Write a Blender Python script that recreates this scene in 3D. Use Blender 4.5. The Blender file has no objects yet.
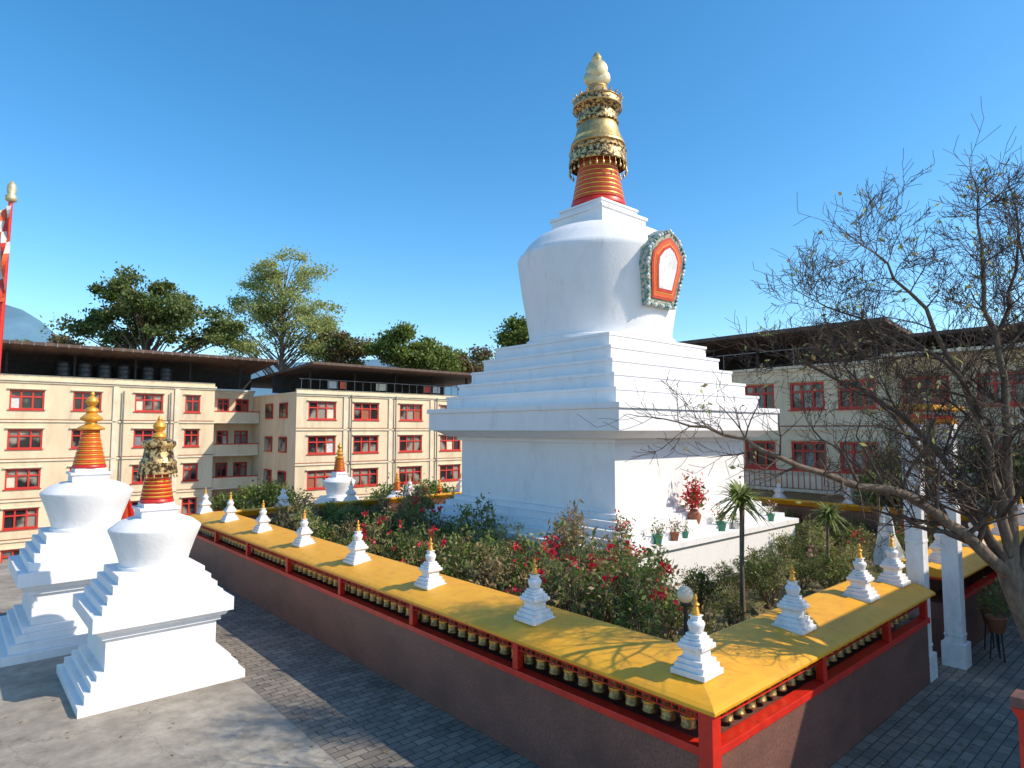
import bpy, math, random
import numpy as np
from mathutils import Vector, Matrix
random.seed(7); rng=np.random.default_rng(7)
scene=bpy.context.scene
scene.view_settings.view_transform='Standard'
try: scene.view_settings.look='None'
except Exception: pass
scene.view_settings.exposure=0

ANG=math.radians(41.5)
Rv=Vector((math.cos(ANG),math.sin(ANG),0)); Lv=Vector((-math.sin(ANG),math.cos(ANG),0))
C=Vector((2.32,7.7,0))
def W(u,v,z=0): return C+Rv*u+Lv*v+Vector((0,0,z))

# ------------------------------------------------------------ materials
def newmat(name):
    m=bpy.data.materials.new(name); m.use_nodes=True
    nt=m.node_tree; b=nt.nodes['Principled BSDF']
    return m,nt,b
def mat_noise(name,c1,c2,scale=3,rough=.7,metal=0,bump=.15,bscale=40,stretch=(1,1,1),lo=.35,hi=.65,c3=None,s3=.6,lo3=.5,hi3=.7,detail=6,bdist=.02,st3=(1,1,1)):
    m,nt,b=newmat(name)
    tc=nt.nodes.new('ShaderNodeTexCoord'); mp=nt.nodes.new('ShaderNodeMapping')
    mp.inputs['Scale'].default_value=stretch
    nt.links.new(tc.outputs['Object'],mp.inputs[0])
    n=nt.nodes.new('ShaderNodeTexNoise'); n.inputs['Scale'].default_value=scale; n.inputs['Detail'].default_value=detail
    n.inputs['Roughness'].default_value=.65
    nt.links.new(mp.outputs[0],n.inputs['Vector'])
    r=nt.nodes.new('ShaderNodeValToRGB'); r.color_ramp.elements[0].position=lo; r.color_ramp.elements[1].position=hi
    r.color_ramp.elements[0].color=(*c1,1); r.color_ramp.elements[1].color=(*c2,1)
    nt.links.new(n.outputs['Fac'],r.inputs[0])
    col=r.outputs[0]
    if c3:
        mp3=nt.nodes.new('ShaderNodeMapping'); mp3.inputs['Scale'].default_value=st3; nt.links.new(tc.outputs['Object'],mp3.inputs[0])
        n3=nt.nodes.new('ShaderNodeTexNoise'); n3.inputs['Scale'].default_value=s3; n3.inputs['Detail'].default_value=8; n3.inputs['Roughness'].default_value=.7
        nt.links.new(mp3.outputs[0],n3.inputs['Vector'])
        r3=nt.nodes.new('ShaderNodeValToRGB'); r3.color_ramp.elements[0].position=lo3; r3.color_ramp.elements[1].position=hi3
        nt.links.new(n3.outputs['Fac'],r3.inputs[0])
        mx=nt.nodes.new('ShaderNodeMix'); mx.data_type='RGBA'
        nt.links.new(r3.outputs[0],mx.inputs[0]); nt.links.new(col,mx.inputs[6]); mx.inputs[7].default_value=(*c3,1)
        col=mx.outputs[2]
    nt.links.new(col,b.inputs['Base Color'])
    b.inputs['Roughness'].default_value=rough; b.inputs['Metallic'].default_value=metal
    if bump:
        n2=nt.nodes.new('ShaderNodeTexNoise'); n2.inputs['Scale'].default_value=bscale; n2.inputs['Detail'].default_value=5
        nt.links.new(tc.outputs['Object'],n2.inputs['Vector'])
        bp=nt.nodes.new('ShaderNodeBump'); bp.inputs['Strength'].default_value=bump; bp.inputs['Distance'].default_value=bdist
        nt.links.new(n2.outputs['Fac'],bp.inputs['Height']); nt.links.new(bp.outputs[0],b.inputs['Normal'])
    return m
def mat_leaf(name,c1,c2,trans=.35):
    m,nt,b=newmat(name)
    g=nt.nodes.new('ShaderNodeNewGeometry')
    n=nt.nodes.new('ShaderNodeTexNoise'); n.inputs['Scale'].default_value=.6
    nt.links.new(g.outputs['Position'],n.inputs['Vector'])
    a=nt.nodes.new('ShaderNodeMath'); a.operation='ADD'
    nt.links.new(g.outputs['Random Per Island'],a.inputs[0]); nt.links.new(n.outputs['Fac'],a.inputs[1])
    h=nt.nodes.new('ShaderNodeMath'); h.operation='MULTIPLY'; h.inputs[1].default_value=.5; nt.links.new(a.outputs[0],h.inputs[0])
    r=nt.nodes.new('ShaderNodeValToRGB'); r.color_ramp.elements[0].position=.2; r.color_ramp.elements[1].position=.8
    r.color_ramp.elements[0].color=(*c1,1); r.color_ramp.elements[1].color=(*c2,1)
    nt.links.new(h.outputs[0],r.inputs[0]); nt.links.new(r.outputs[0],b.inputs['Base Color'])
    b.inputs['Roughness'].default_value=.55
    t=nt.nodes.new('ShaderNodeBsdfTranslucent'); nt.links.new(r.outputs[0],t.inputs[0])
    mx=nt.nodes.new('ShaderNodeMixShader'); mx.inputs[0].default_value=trans
    nt.links.new(b.outputs[0],mx.inputs[1]); nt.links.new(t.outputs[0],mx.inputs[2])
    nt.links.new(mx.outputs[0],nt.nodes['Material Output'].inputs[0])
    return m
M={}
M['white']=mat_noise('whitewash',(.80,.78,.765),(.73,.70,.68),scale=1.6,rough=.65,bump=.3,bscale=14,stretch=(1.2,1.2,.5),lo=.45,hi=.85,c3=(.55,.50,.46),s3=1.7,lo3=.56,hi3=.9,st3=(1.4,1.4,.5))
M['white_old']=mat_noise('whitewash_weathered',(.78,.76,.75),(.58,.55,.52),scale=3.5,rough=.7,bump=.35,bscale=25,stretch=(1.2,1.2,.5),lo=.42,hi=.8,c3=(.32,.29,.26),s3=5,lo3=.56,hi3=.80)
M['yellow']=mat_noise('yellow_paint',(.86,.42,.018),(.76,.33,.014),scale=1.6,rough=.5,bump=.2,bscale=9,lo=.3,hi=.7,c3=(.50,.22,.035),s3=4.5,lo3=.54,hi3=.82)
M['red']=mat_noise('red_paint',(.68,.025,.010),(.48,.02,.010),scale=5,rough=.4,bump=.1)
M['orange']=mat_noise('orange_paint',(.78,.13,.02),(.66,.08,.015),scale=5,rough=.45,bump=.1)
M['ringred']=mat_noise('ring_red',(.62,.07,.02),(.50,.05,.015),scale=5,rough=.45,bump=.1)
M['brown']=mat_noise('granite_wall',(.13,.055,.04),(.24,.11,.08),scale=26,rough=.5,bump=.2,bscale=60,c3=(.10,.048,.036),s3=.9,lo3=.42,hi3=.75,st3=(1,1,1.6))
M['gold']=mat_noise('gilded_metal',(.76,.53,.23),(.46,.30,.12),scale=8,rough=.42,metal=.8,bump=.3,bscale=22)
M['goldpaint']=mat_noise('gold_paint',(.85,.42,.06),(.70,.30,.03),scale=8,rough=.35,metal=.35,bump=.15)
M['palegold']=mat_noise('pale_gold',(.76,.62,.36),(.58,.44,.22),scale=5,rough=.42,metal=.5,bump=.15)
M['brass']=mat_noise('brass',(.50,.32,.11),(.14,.085,.035),scale=22,rough=.4,metal=.7,bump=.3,bscale=50)
M['lace']=mat_noise('pierced_gold',(.70,.46,.19),(.07,.04,.02),scale=9,rough=.42,metal=.65,bump=.5,bscale=14,lo=.46,hi=.54)
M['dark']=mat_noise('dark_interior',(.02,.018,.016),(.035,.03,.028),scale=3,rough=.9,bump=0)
M['beige']=mat_noise('beige_wall',(.78,.63,.43),(.68,.53,.34),scale=.8,rough=.85,bump=.15,bscale=8,stretch=(1,1,.3),c3=(.46,.36,.26),s3=.5,lo3=.52,hi3=.78,st3=(1.8,1.8,.4))
M['cream']=mat_noise('cream_trim',(.80,.69,.51),(.64,.53,.38),scale=1.2,rough=.8,bump=.1)
M['redwin']=mat_noise('window_frame_red',(.64,.035,.016),(.50,.03,.016),scale=2,rough=.5,bump=.05)
M['roof']=mat_noise('rusty_roof',(.06,.038,.03),(.14,.078,.05),scale=.5,rough=.7,bump=.2,stretch=(6,.6,1))
M['grey']=mat_noise('grey_metal',(.25,.25,.26),(.15,.15,.16),scale=2,rough=.5,bump=.1)
M['tank']=mat_noise('black_tank',(.02,.02,.022),(.03,.03,.03),scale=2,rough=.4,bump=.05)
M['bark']=mat_noise('bark',(.22,.155,.105),(.10,.068,.048),scale=14,rough=.9,bump=.6,bscale=30,stretch=(1,1,.3))
M['twig']=mat_noise('twig_bark',(.125,.08,.055),(.055,.036,.026),scale=14,rough=.9,bump=.4,bscale=30,stretch=(1,1,.3))
M['soil']=mat_noise('garden_soil',(.18,.11,.07),(.28,.185,.12),scale=4,rough=.95,bump=.8,bscale=9,c3=(.09,.10,.035),s3=1.2,lo3=.4,hi3=.6,bdist=.08)
M['terracotta']=mat_noise('terracotta',(.35,.12,.06),(.28,.1,.05),scale=6,rough=.8)
M['greenpot']=mat_noise('green_pot',(.03,.26,.15),(.02,.18,.12),scale=6,rough=.4)
M['cloth']=mat_noise('white_cloth',(.7,.70,.66),(.5,.5,.46),scale=6,rough=.9)
M['greencloth']=mat_noise('green_cloth',(.03,.30,.16),(.02,.22,.12),scale=6,rough=.9)
M['leafd']=mat_leaf('leaf_dark',(.04,.07,.014),(.14,.20,.035))
M['leafm']=mat_leaf('leaf_mid',(.07,.115,.018),(.24,.30,.055))
M['leafl']=mat_leaf('leaf_light',(.28,.33,.09),(.50,.52,.20),.5)
M['leafdry']=mat_leaf('leaf_dry',(.21,.15,.055),(.46,.34,.15))
M['leafb']=mat_leaf('leaf_brown',(.12,.09,.04),(.24,.18,.07))
M['leafw']=mat_leaf('leaf_deciduous',(.08,.11,.025),(.20,.24,.065))
M['flower']=mat_leaf('red_petals',(.60,.012,.03),(.82,.03,.07),.3)
M['pink']=mat_leaf('pink_petals',(.6,.25,.35),(.75,.5,.5))
M['hill']=mat_noise('haze_blue_hill',(.08,.17,.24),(.12,.23,.31),scale=.01,rough=1,bump=0)  # distance haze is painted in as a bluish base colour
M['niche']=mat_noise('carved_frame',(.06,.20,.19),(.46,.42,.30),scale=9,rough=.5,bump=.8,bscale=16,lo=.46,hi=.54)
m,nt,b=newmat('window_glass'); b.inputs['Roughness'].default_value=.12
tc=nt.nodes.new('ShaderNodeTexCoord'); n=nt.nodes.new('ShaderNodeTexNoise'); n.inputs['Scale'].default_value=.7
nt.links.new(tc.outputs['Object'],n.inputs[0]); r=nt.nodes.new('ShaderNodeValToRGB'); r.color_ramp.elements[0].position=.48; r.color_ramp.elements[1].position=.60
r.color_ramp.elements[0].color=(.02,.022,.025,1); r.color_ramp.elements[1].color=(.30,.27,.22,1)
nt.links.new(n.outputs['Fac'],r.inputs[0]); nt.links.new(r.outputs[0],b.inputs['Base Color']); M['glass']=m
m,nt,b=newmat('lamp_globe_glass'); b.inputs['Base Color'].default_value=(.60,.52,.38,1); b.inputs['Roughness'].default_value=.15; M['globe']=m
m,nt,b=newmat('concrete_ground')
tc=nt.nodes.new('ShaderNodeTexCoord')
def N(t,**k):
    n=nt.nodes.new(t)
    for a,v in k.items(): n.inputs[a].default_value=v
    return n
n1=N('ShaderNodeTexNoise',Scale=.45,Detail=9,Roughness=.65); n2=N('ShaderNodeTexNoise',Scale=2.6,Detail=10,Roughness=.75); n3=N('ShaderNodeTexNoise',Scale=45,Detail=5)
for q in (n1,n2,n3): nt.links.new(tc.outputs['Object'],q.inputs['Vector'])
r1=N('ShaderNodeValToRGB'); r1.color_ramp.elements[0].position=.38; r1.color_ramp.elements[1].position=.62
r1.color_ramp.elements[0].color=(.31,.262,.205,1); r1.color_ramp.elements[1].color=(.50,.43,.34,1)
nt.links.new(n1.outputs[0],r1.inputs[0])
r2=N('ShaderNodeValToRGB'); r2.color_ramp.elements[0].position=.3; r2.color_ramp.elements[1].position=.7
r2.color_ramp.elements[0].color=(.5,.49,.47,1); r2.color_ramp.elements[1].color=(1,1,1,1)
nt.links.new(n2.outputs[0],r2.inputs[0])
mx=N('ShaderNodeMix'); mx.data_type='RGBA'; mx.blend_type='MULTIPLY'; mx.inputs[0].default_value=1
nt.links.new(r1.outputs[0],mx.inputs[6]); nt.links.new(r2.outputs[0],mx.inputs[7])
vo=N('ShaderNodeTexVoronoi',Scale=.25); vo.feature='DISTANCE_TO_EDGE'
wn=N('ShaderNodeTexNoise',Scale=1.1,Detail=9,Roughness=.7); nt.links.new(tc.outputs['Object'],wn.inputs['Vector'])
va=N('ShaderNodeVectorMath'); va.operation='MULTIPLY_ADD'; va.inputs[1].default_value=(1.6,1.6,1.6)
nt.links.new(wn.outputs['Color'],va.inputs[0]); nt.links.new(tc.outputs['Object'],va.inputs[2]); nt.links.new(va.outputs[0],vo.inputs['Vector'])
rc=N('ShaderNodeValToRGB'); rc.color_ramp.elements[0].position=.0; rc.color_ramp.elements[1].position=.005
rc.color_ramp.elements[0].color=(.4,.4,.4,1); rc.color_ramp.elements[1].color=(1,1,1,1)
nt.links.new(vo.outputs['Distance'],rc.inputs[0])
mx2=N('ShaderNodeMix'); mx2.data_type='RGBA'; mx2.blend_type='MULTIPLY'; mx2.inputs[0].default_value=.7
nt.links.new(mx.outputs[2],mx2.inputs[6]); nt.links.new(rc.outputs[0],mx2.inputs[7])
nt.links.new(mx2.outputs[2],b.inputs['Base Color']); b.inputs['Roughness'].default_value=.85
bp=N('ShaderNodeBump',Strength=.3,Distance=.02); nt.links.new(n3.outputs[0],bp.inputs['Height']); nt.links.new(bp.outputs[0],b.inputs['Normal'])
M['ground']=m
m,nt,b=newmat('brick_paving')
tc=nt.nodes.new('ShaderNodeTexCoord')
br=N('ShaderNodeTexBrick',Scale=1.0); br.inputs['Brick Width'].default_value=.34; br.inputs['Row Height'].default_value=.17; br.inputs['Mortar Size'].default_value=.010
br.inputs['Color1'].default_value=(.20,.17,.14,1); br.inputs['Color2'].default_value=(.31,.265,.215,1); br.inputs['Mortar'].default_value=(.08,.065,.05,1)
nt.links.new(tc.outputs['Object'],br.inputs['Vector'])
n1=N('ShaderNodeTexNoise',Scale=1.2,Detail=8,Roughness=.7); nt.links.new(tc.outputs['Object'],n1.inputs['Vector'])
r1=N('ShaderNodeValToRGB'); r1.color_ramp.elements[0].position=.3; r1.color_ramp.elements[1].position=.7
r1.color_ramp.elements[0].color=(.5,.5,.5,1); r1.color_ramp.elements[1].color=(1.15,1.12,1.05,1); nt.links.new(n1.outputs[0],r1.inputs[0])
mx=N('ShaderNodeMix'); mx.data_type='RGBA'; mx.blend_type='MULTIPLY'; mx.inputs[0].default_value=1
nt.links.new(br.outputs['Color'],mx.inputs[6]); nt.links.new(r1.outputs[0],mx.inputs[7]); nt.links.new(mx.outputs[2],b.inputs['Base Color'])
b.inputs['Roughness'].default_value=.75
bp=N('ShaderNodeBump',Strength=.6,Distance=.01); bp.invert=True; nt.links.new(br.outputs['Fac'],bp.inputs['Height']); nt.links.new(bp.outputs[0],b.inputs['Normal'])
M['paver']=m

# ------------------------------------------------------------ mesh builder
class MB:
    def __init__(s): s.v=[];s.f=[];s.m=[];s.sm=[];s.mats=[]
    def mi(s,k):
        if k not in s.mats: s.mats.append(k)
        return s.mats.index(k)
    def add(s,vs,fs,k,smooth=False):
        o=len(s.v); s.v.extend([tuple(p) for p in vs]); i=s.mi(k)
        for f in fs: s.f.append(tuple(a+o for a in f)); s.m.append(i); s.sm.append(smooth)
    def box(s,x0,x1,y0,y1,z0,z1,k):
        s.add([(x0,y0,z0),(x1,y0,z0),(x1,y1,z0),(x0,y1,z0),(x0,y0,z1),(x1,y0,z1),(x1,y1,z1),(x0,y1,z1)],
              [(3,2,1,0),(4,5,6,7),(0,1,5,4),(1,2,6,5),(2,3,7,6),(3,0,4,7)],k)
    def tier(s,z0,z1,h0,h1,k,cx=0,cy=0):
        s.add([(cx-h0,cy-h0,z0),(cx+h0,cy-h0,z0),(cx+h0,cy+h0,z0),(cx-h0,cy+h0,z0),(cx-h1,cy-h1,z1),(cx+h1,cy-h1,z1),(cx+h1,cy+h1,z1),(cx-h1,cy+h1,z1)],
              [(3,2,1,0),(4,5,6,7),(0,1,5,4),(1,2,6,5),(2,3,7,6),(3,0,4,7)],k)
    def lathe(s,prof,k,n=32,cx=0,cy=0,cz=0,caps=True,smooth=True):
        vs=[];fs=[]
        for r,z in prof:
            for i in range(n):
                a=2*math.pi*i/n; vs.append((cx+r*math.cos(a),cy+r*math.sin(a),cz+z))
        for j in range(len(prof)-1):
            for i in range(n):
                a=j*n+i;b=j*n+(i+1)%n; fs.append((a,b,b+n,a+n))
        s.add(vs,fs,k,smooth)
        if caps:
            o=len(s.v)-len(vs); i0=s.mi(k)
            s.f.append(tuple(o+i for i in reversed(range(n)))); s.m.append(i0); s.sm.append(False)
            l=len(prof)-1
            s.f.append(tuple(o+l*n+i for i in range(n))); s.m.append(i0); s.sm.append(False)
    def tube(s,pts,rs,k,n=6):
        vs=[];fs=[]
        pts=[Vector(p) for p in pts]
        up=Vector((.31,.22,.92))
        for j,p in enumerate(pts):
            d=(pts[min(j+1,len(pts)-1)]-pts[max(j-1,0)])
            if d.length<1e-6: d=Vector((0,0,1))
            d.normalize()
            a=d.cross(up)
            if a.length<.05: a=d.cross(Vector((1,0,0)))
            a.normalize(); b=d.cross(a)
            for i in range(n):
                t=2*math.pi*i/n; vs.append(p+(a*math.cos(t)+b*math.sin(t))*rs[j])
        for j in range(len(pts)-1):
            for i in range(n):
                x=j*n+i;y=j*n+(i+1)%n; fs.append((x,y,y+n,x+n))
        s.add(vs,fs,k,True)
    def leaves(s,pts,size,k,aspect=.5,up=0.0,var=.4):
        n=len(pts)
        if n==0: return
        P=np.asarray(pts,float)
        d=rng.normal(size=(n,3)); d[:,2]+=up; d/=np.linalg.norm(d,axis=1)[:,None]
        e=rng.normal(size=(n,3)); e-=d*np.sum(e*d,axis=1)[:,None]; e/=np.linalg.norm(e,axis=1)[:,None]
        L=size*(1+var*rng.uniform(-1,1,size=(n,1)))
        a=P; b=P+d*L*.5+e*L*aspect*.5; c=P+d*L; f=P+d*L*.5-e*L*aspect*.5
        V=np.stack([a,b,c,f],1).reshape(-1,3)
        o=len(s.v); s.v.extend(map(tuple,V.tolist())); i=s.mi(k)
        s.f.extend([(o+4*j,o+4*j+1,o+4*j+2,o+4*j+3) for j in range(n)]); s.m.extend([i]*n); s.sm.extend([False]*n)
    def blade(s,p,d,L,w,k,droop=.3,seg=4):
        p=Vector(p); d=Vector(d).normalized(); side=d.cross(Vector((0,0,1)))
        if side.length<.05: side=Vector((1,0,0))
        side.normalize(); vs=[];fs=[]
        for j in range(seg+1):
            t=j/seg; q=p+d*L*t+Vector((0,0,-droop*L*t*t)); ww=w*(1-t)**.7*(.6+.9*t if t<.4 else 1)*.5+.001
            vs+= [q-side*ww,q+side*ww]
        for j in range(seg): fs.append((2*j,2*j+1,2*j+3,2*j+2))
        s.add(vs,fs,k,False)
    def mesh(s,name):
        me=bpy.data.meshes.new(name); me.from_pydata(s.v,[],s.f)
        for k in s.mats: me.materials.append(M[k])
        me.polygons.foreach_set('material_index',s.m); me.polygons.foreach_set('use_smooth',s.sm); me.update(); return me
    def obj(s,name,loc=(0,0,0),rot=0,bevel=0,scale=1):
        o=bpy.data.objects.new(name,s.mesh(name)); scene.collection.objects.link(o)
        o.location=loc; o.rotation_euler=(0,0,rot); o.scale=(scale,)*3
        if bevel:
            b=o.modifiers.new('bevel','BEVEL'); b.width=bevel; b.segments=2; b.limit_method='ANGLE'; b.angle_limit=math.radians(35)
        return o
def inst(name,me,loc,rot=0,scale=1):
    o=bpy.data.objects.new(name,me); scene.collection.objects.link(o); o.location=loc; o.rotation_euler=(0,0,rot)
    o.scale=scale if hasattr(scale,'__len__') else (scale,)*3
    return o

# ------------------------------------------------------------ ground
EDGE=26.7; LOW=-4.2
mb=MB()
us=[-2500,-300,-60,-30,0,30,60,300,2500]; vs_=[-2500,-300,-60,-20,0,15,EDGE,EDGE+.25,60,300,2500]
zz=lambda v: 0 if v<=EDGE else LOW
vv=[(u,v,zz(v)) for v in vs_ for u in us]; ff=[]
for j in range(len(vs_)-1):
    for i in range(len(us)-1):
        a=j*len(us)+i; ff.append((a,a+1,a+1+len(us),a+len(us)))
mb.add(vv,ff,'ground'); mb.obj('ground',C,ANG)
S=21.7
mb=MB()
z=.004
wv=2.2
def sheet(u0,u1,v0,v1): mb.add([(u0,v0,z),(u1,v0,z),(u1,v1,z),(u0,v1,z)],[(0,1,2,3)],'paver')
sheet(-wv,0.02,0.02,S+2.5); sheet(-wv,40,-12,0.02); sheet(8.0,9.75,0.02,3)
mb.obj('brick_paving',C,ANG)
mb=MB(); 
G=48; vv=[];ff=[]
for j in range(G+1):
    for i in range(G+1):
        u=.95+(S-1.9)*i/G; v=.95+(S-1.9)*j/G
        hh=.5+.12*math.sin(u*1.3+v*.7)*math.sin(v*1.1)+random.uniform(-.05,.05)
        if 7.8<u<10.0 and v<4: hh=.02
        vv.append((u,v,hh))
for j in range(G):
    for i in range(G):
        a=j*(G+1)+i; ff.append((a,a+1,a+G+2,a+G+1))
mb.add(vv,ff,'soil',True); mb.obj('garden_bed',C,ANG)
# scattered dry leaves on the paving near the wall and under the tree
mb=MB(); pts=[]
for _ in range(260): pts.append((random.uniform(-2.1,-.05),random.uniform(-1,21),.015))
for _ in range(500): pts.append((random.gauss(5,3),random.uniform(-4,-.05),.015))
for _ in range(120): pts.append((random.uniform(-7,-2),random.uniform(-1,14),.012))
vs=[];fs=[]
for i,(x,y,zq) in enumerate(pts):
    a=random.uniform(0,6.28); L=random.uniform(.025,.05); c_,s_=math.cos(a),math.sin(a); o=4*i
    vs+=[(x,y,zq),(x+L*c_-.4*L*s_,y+L*s_+.4*L*c_,zq+.012),(x+2*L*c_,y+2*L*s_,zq),(x+L*c_+.4*L*s_,y+L*s_-.4*L*c_,zq+.006)]; fs.append((o,o+3,o+2,o+1))
mb.add(vs,fs,'leafdry'); mb.obj('fallen_leaves',C,ANG)

# ------------------------------------------------------------ prayer wheel wall
GA,GB=7.95,9.75
UP=.09
mb=MB()
def sweep(prof,k):
    path=lambda d:[(GA,d),(d,d),(d,S-d),(S-d,S-d),(S-d,d),(GB,d)]
    n=len(prof); vs=[]
    for st in range(6):
        for d,zq in prof:
            u,v=path(d)[st]; vs.append((u,v,zq))
    fs=[]
    for st in range(5):
        for i in range(n):
            a=st*n+i;b=st*n+(i+1)%n; fs.append((a,b,b+n,a+n))
    fs.append(tuple(range(n))); fs.append(tuple(reversed(range(5*n,6*n))))
    mb.add(vs,fs,k)
def rect(d0,d1,z0,z1): return [(d0,z0),(d0,z1),(d1,z1),(d1,z0)]
sweep(rect(0,.92,-.05,1.17),'brown')
sweep(rect(-.05,.14,1.172,1.27),'red')
sweep(rect(.60,.90,1.172,1.64+UP),'brown')
sweep(rect(-.03,.08,1.555+UP,1.60+UP),'red')
sweep(rect(-.09,.90,1.602+UP,1.64+UP),'red')
sweep([(-.16,1.642+UP),(-.165,1.69+UP),(-.10,1.725+UP),(.05,1.775+UP),(.25,1.82+UP),(.5,1.862+UP),(.75,1.89+UP),(1.0,1.905+UP),(1.06,1.89+UP),(1.06,1.835+UP),(.9,1.642+UP)],'yellow')
SP_L=3.0; SP_R=2.71
def post(u,v,h=.06): mb.box(u-h,u+h,v-h,v+h,1.27,1.60+UP,'red')
mb.box(-.07,.12,-.07,.12,.95,1.60+UP,'red')
for i in range(1,8): post(.03,.4+SP_L*i)
for i in range(1,3): post(.4+SP_R*i,.03)
post(7.87,.03)
def balu(axis,a0,a1,sp=.11):
    a=a0
    while a<a1:
        if axis=='v': mb.box(-.009,.009,a-.009,a+.009,1.49+UP,1.555+UP,'red'); 
        else: mb.box(a-.009,a+.009,-.009,.009,1.49+UP,1.555+UP,'red')
        a+=sp
balu('v',.2,S-.2); balu('u',.2,7.9)
mb.box(-.014,.014,.12,S-.2,1.475+UP,1.49+UP,'red'); mb.box(.12,7.9,-.014,.014,1.475+UP,1.49+UP,'red')
mb.obj('prayer_wheel_wall',C,ANG,bevel=.008)
mb=MB()
wp=[(.02,-.15),(.08,-.145),(.10,-.14),(.10,-.115),(.092,-.11),(.092,.085),(.10,.09),(.10,.115),(.07,.13),(.02,.14)]
def wheel(u,v):
    mb.lathe(wp,'brass',14,u,v,1.46); mb.lathe([(.101,-.012),(.101,.014)],'goldpaint',14,u,v,1.45,caps=False); mb.lathe([(.012,-.2),(.012,.2)],'dark',6,u,v,1.46)
a=.45
while a<S-.4:
    wheel(.24,a+random.uniform(-.01,.01)); a+=.29
a=.75
while a<7.7:
    wheel(a,.24); a+=.29
mb.obj('prayer_wheel_row',C,ANG)

# wall chortens
mb=MB()
mb.tier(0,.07,.245,.245,'white_old');mb.tier(.07,.14,.21,.21,'white_old');mb.tier(.14,.20,.18,.18,'white_old');mb.tier(.20,.30,.13,.13,'white_old')
mb.tier(.30,.33,.14,.17,'white_old');mb.tier(.33,.385,.18,.18,'white_old');mb.tier(.385,.43,.15,.15,'white_old');mb.tier(.43,.47,.12,.12,'white_old');mb.tier(.47,.51,.10,.10,'white_old')
mb.lathe([(.08,.51),(.09,.54),(.112,.61),(.114,.63),(.10,.66),(.06,.675)],'white_old',20)
mb.tier(.675,.72,.055,.055,'white_old');mb.tier(.72,.735,.07,.07,'white_old')
mb.lathe([(.058,.735),(.058,.75),(.045,.755),(.05,.775),(.04,.78),(.044,.80),(.034,.805),(.038,.825),(.028,.83),(.031,.85),(.024,.855)],'goldpaint',16)
mb.lathe([(.05,.86),(.055,.87),(.03,.89),(.012,.90),(.02,.92),(.026,.94),(.018,.965),(.004,1.0)],'goldpaint',14)
me=mb.mesh('wall_chorten')
def wc(u,v):
    o=inst('rooftop_chorten',me,W(u,v,1.825+UP),ANG+random.uniform(-.04,.04),random.uniform(.93,1.0))
    b=o.modifiers.new('bevel','BEVEL'); b.width=.006; b.limit_method='ANGLE'
for i in range(8): wc(.45,.45+SP_L*(i if i<7 else 6.94))
for i in range(1,3): wc(.45+SP_R*i,.45)
wc(7.55,.45)
for i in range(1,8): wc(.42+2.98*i,S-.42)
for i in range(0,7): wc(S-.42,.42+SP_L*i)
for i in range(0,4): wc(10.6+2.9*i,.42)

# ------------------------------------------------------------ big stupa
SU=11.08; SVV=11.12
mb=MB()
def T(z0,z1,h,k='white',h1=None): mb.tier(z0,z1,h,h if h1 is None else h1,k)
T(.2,1.70,4.85);T(1.70,1.86,4.95)
T(1.86,2.05,4.60);T(2.05,2.25,4.32);T(2.25,2.45,4.04);T(2.45,2.62,3.82)
T(2.62,4.62,3.62)
T(4.62,4.76,3.74);T(4.76,4.98,4.0,h1=4.35)
T(4.98,5.60,4.50);T(5.60,5.76,4.56)
hs=[4.06,3.73,3.40,3.08,2.76]
for i,h in enumerate(hs):
    T(5.76+i*.456,5.76+(i+1)*.456-.09,h-.03); T(5.76+(i+1)*.456-.09,5.76+(i+1)*.456,h)
mb.lathe([(2.72,8.04),(2.72,8.2),(2.6,8.24),(2.62,8.5),(2.74,9.2),(2.88,10.0),(2.99,10.8),(3.03,11.1),(3.04,11.2),(3.01,11.30),(2.92,11.40),(2.86,11.46),(2.70,11.70),(2.4,11.98),(2.0,12.2),(1.6,12.36),(1.2,12.44)],'white',72)
T(12.3,12.80,1.24);T(12.80,12.90,1.30);T(12.90,13.14,1.02);T(13.14,13.22,1.06)
mb.lathe([(.98,13.22),(1.04,13.3),(1.02,13.45),(.95,13.5)],'red',40)
nr=10
for i in range(nr):
    z0=13.5+i*.18; r=.97-.034*i
    mb.lathe([(r-.05,z0),(r,z0+.015),(r+.01,z0+.09),(r-.03,z0+.105)],'ringred',40)
    mb.lathe([(r-.06,z0+.105),(r-.0,z0+.115),(r-.005,z0+.165),(r-.06,z0+.18)],'goldpaint',40)
mb.lathe([(1.08,14.90),(1.11,14.95),(1.06,15.35),(1.10,15.42),(1.06,15.48),(.98,15.6)],'lace',56,caps=False)
mb.lathe([(1.04,14.92),(1.02,15.35),(.90,15.6)],'lace',56,caps=False)
mb.lathe([(.98,15.6),(1.04,15.65),(1.0,15.78),(.9,15.86),(.93,15.95),(.86,16.05),(.80,16.3),(.74,16.5)],'gold',48)
mb.lathe([(.74,16.5),(.80,16.55),(.80,16.68),(.74,16.72),(.72,16.95),(.84,17.05),(.90,17.12),(.90,17.38),(.86,17.46)],'lace',48)
mb.lathe([(.93,17.12),(.96,17.16),(.93,17.2)],'gold',48,caps=False);mb.lathe([(.86,17.4),(.92,17.44),(.88,17.5),(.7,17.56),(.56,17.62),(.45,17.75),(.38,17.95)],'gold',48)
for i in range(28):
    a=2*math.pi*i/28; mb.lathe([(.005,-.34),(.045,-.28),(.04,-.2),(.01,-.16),(.008,.03)],'gold',6,1.07*math.cos(a),1.07*math.sin(a),14.92)
for i in range(20):
    a=2*math.pi*i/20; mb.tube([(.86*math.cos(a),.86*math.sin(a),17.45),(.95*math.cos(a),.95*math.sin(a),17.55),(.9*math.cos(a),.9*math.sin(a),17.62)],[.05,.04,.01],'gold',5)
mb.lathe([(.36,17.93),(.40,17.98),(.36,18.06),(.2,18.1)],'gold',32)
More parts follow.
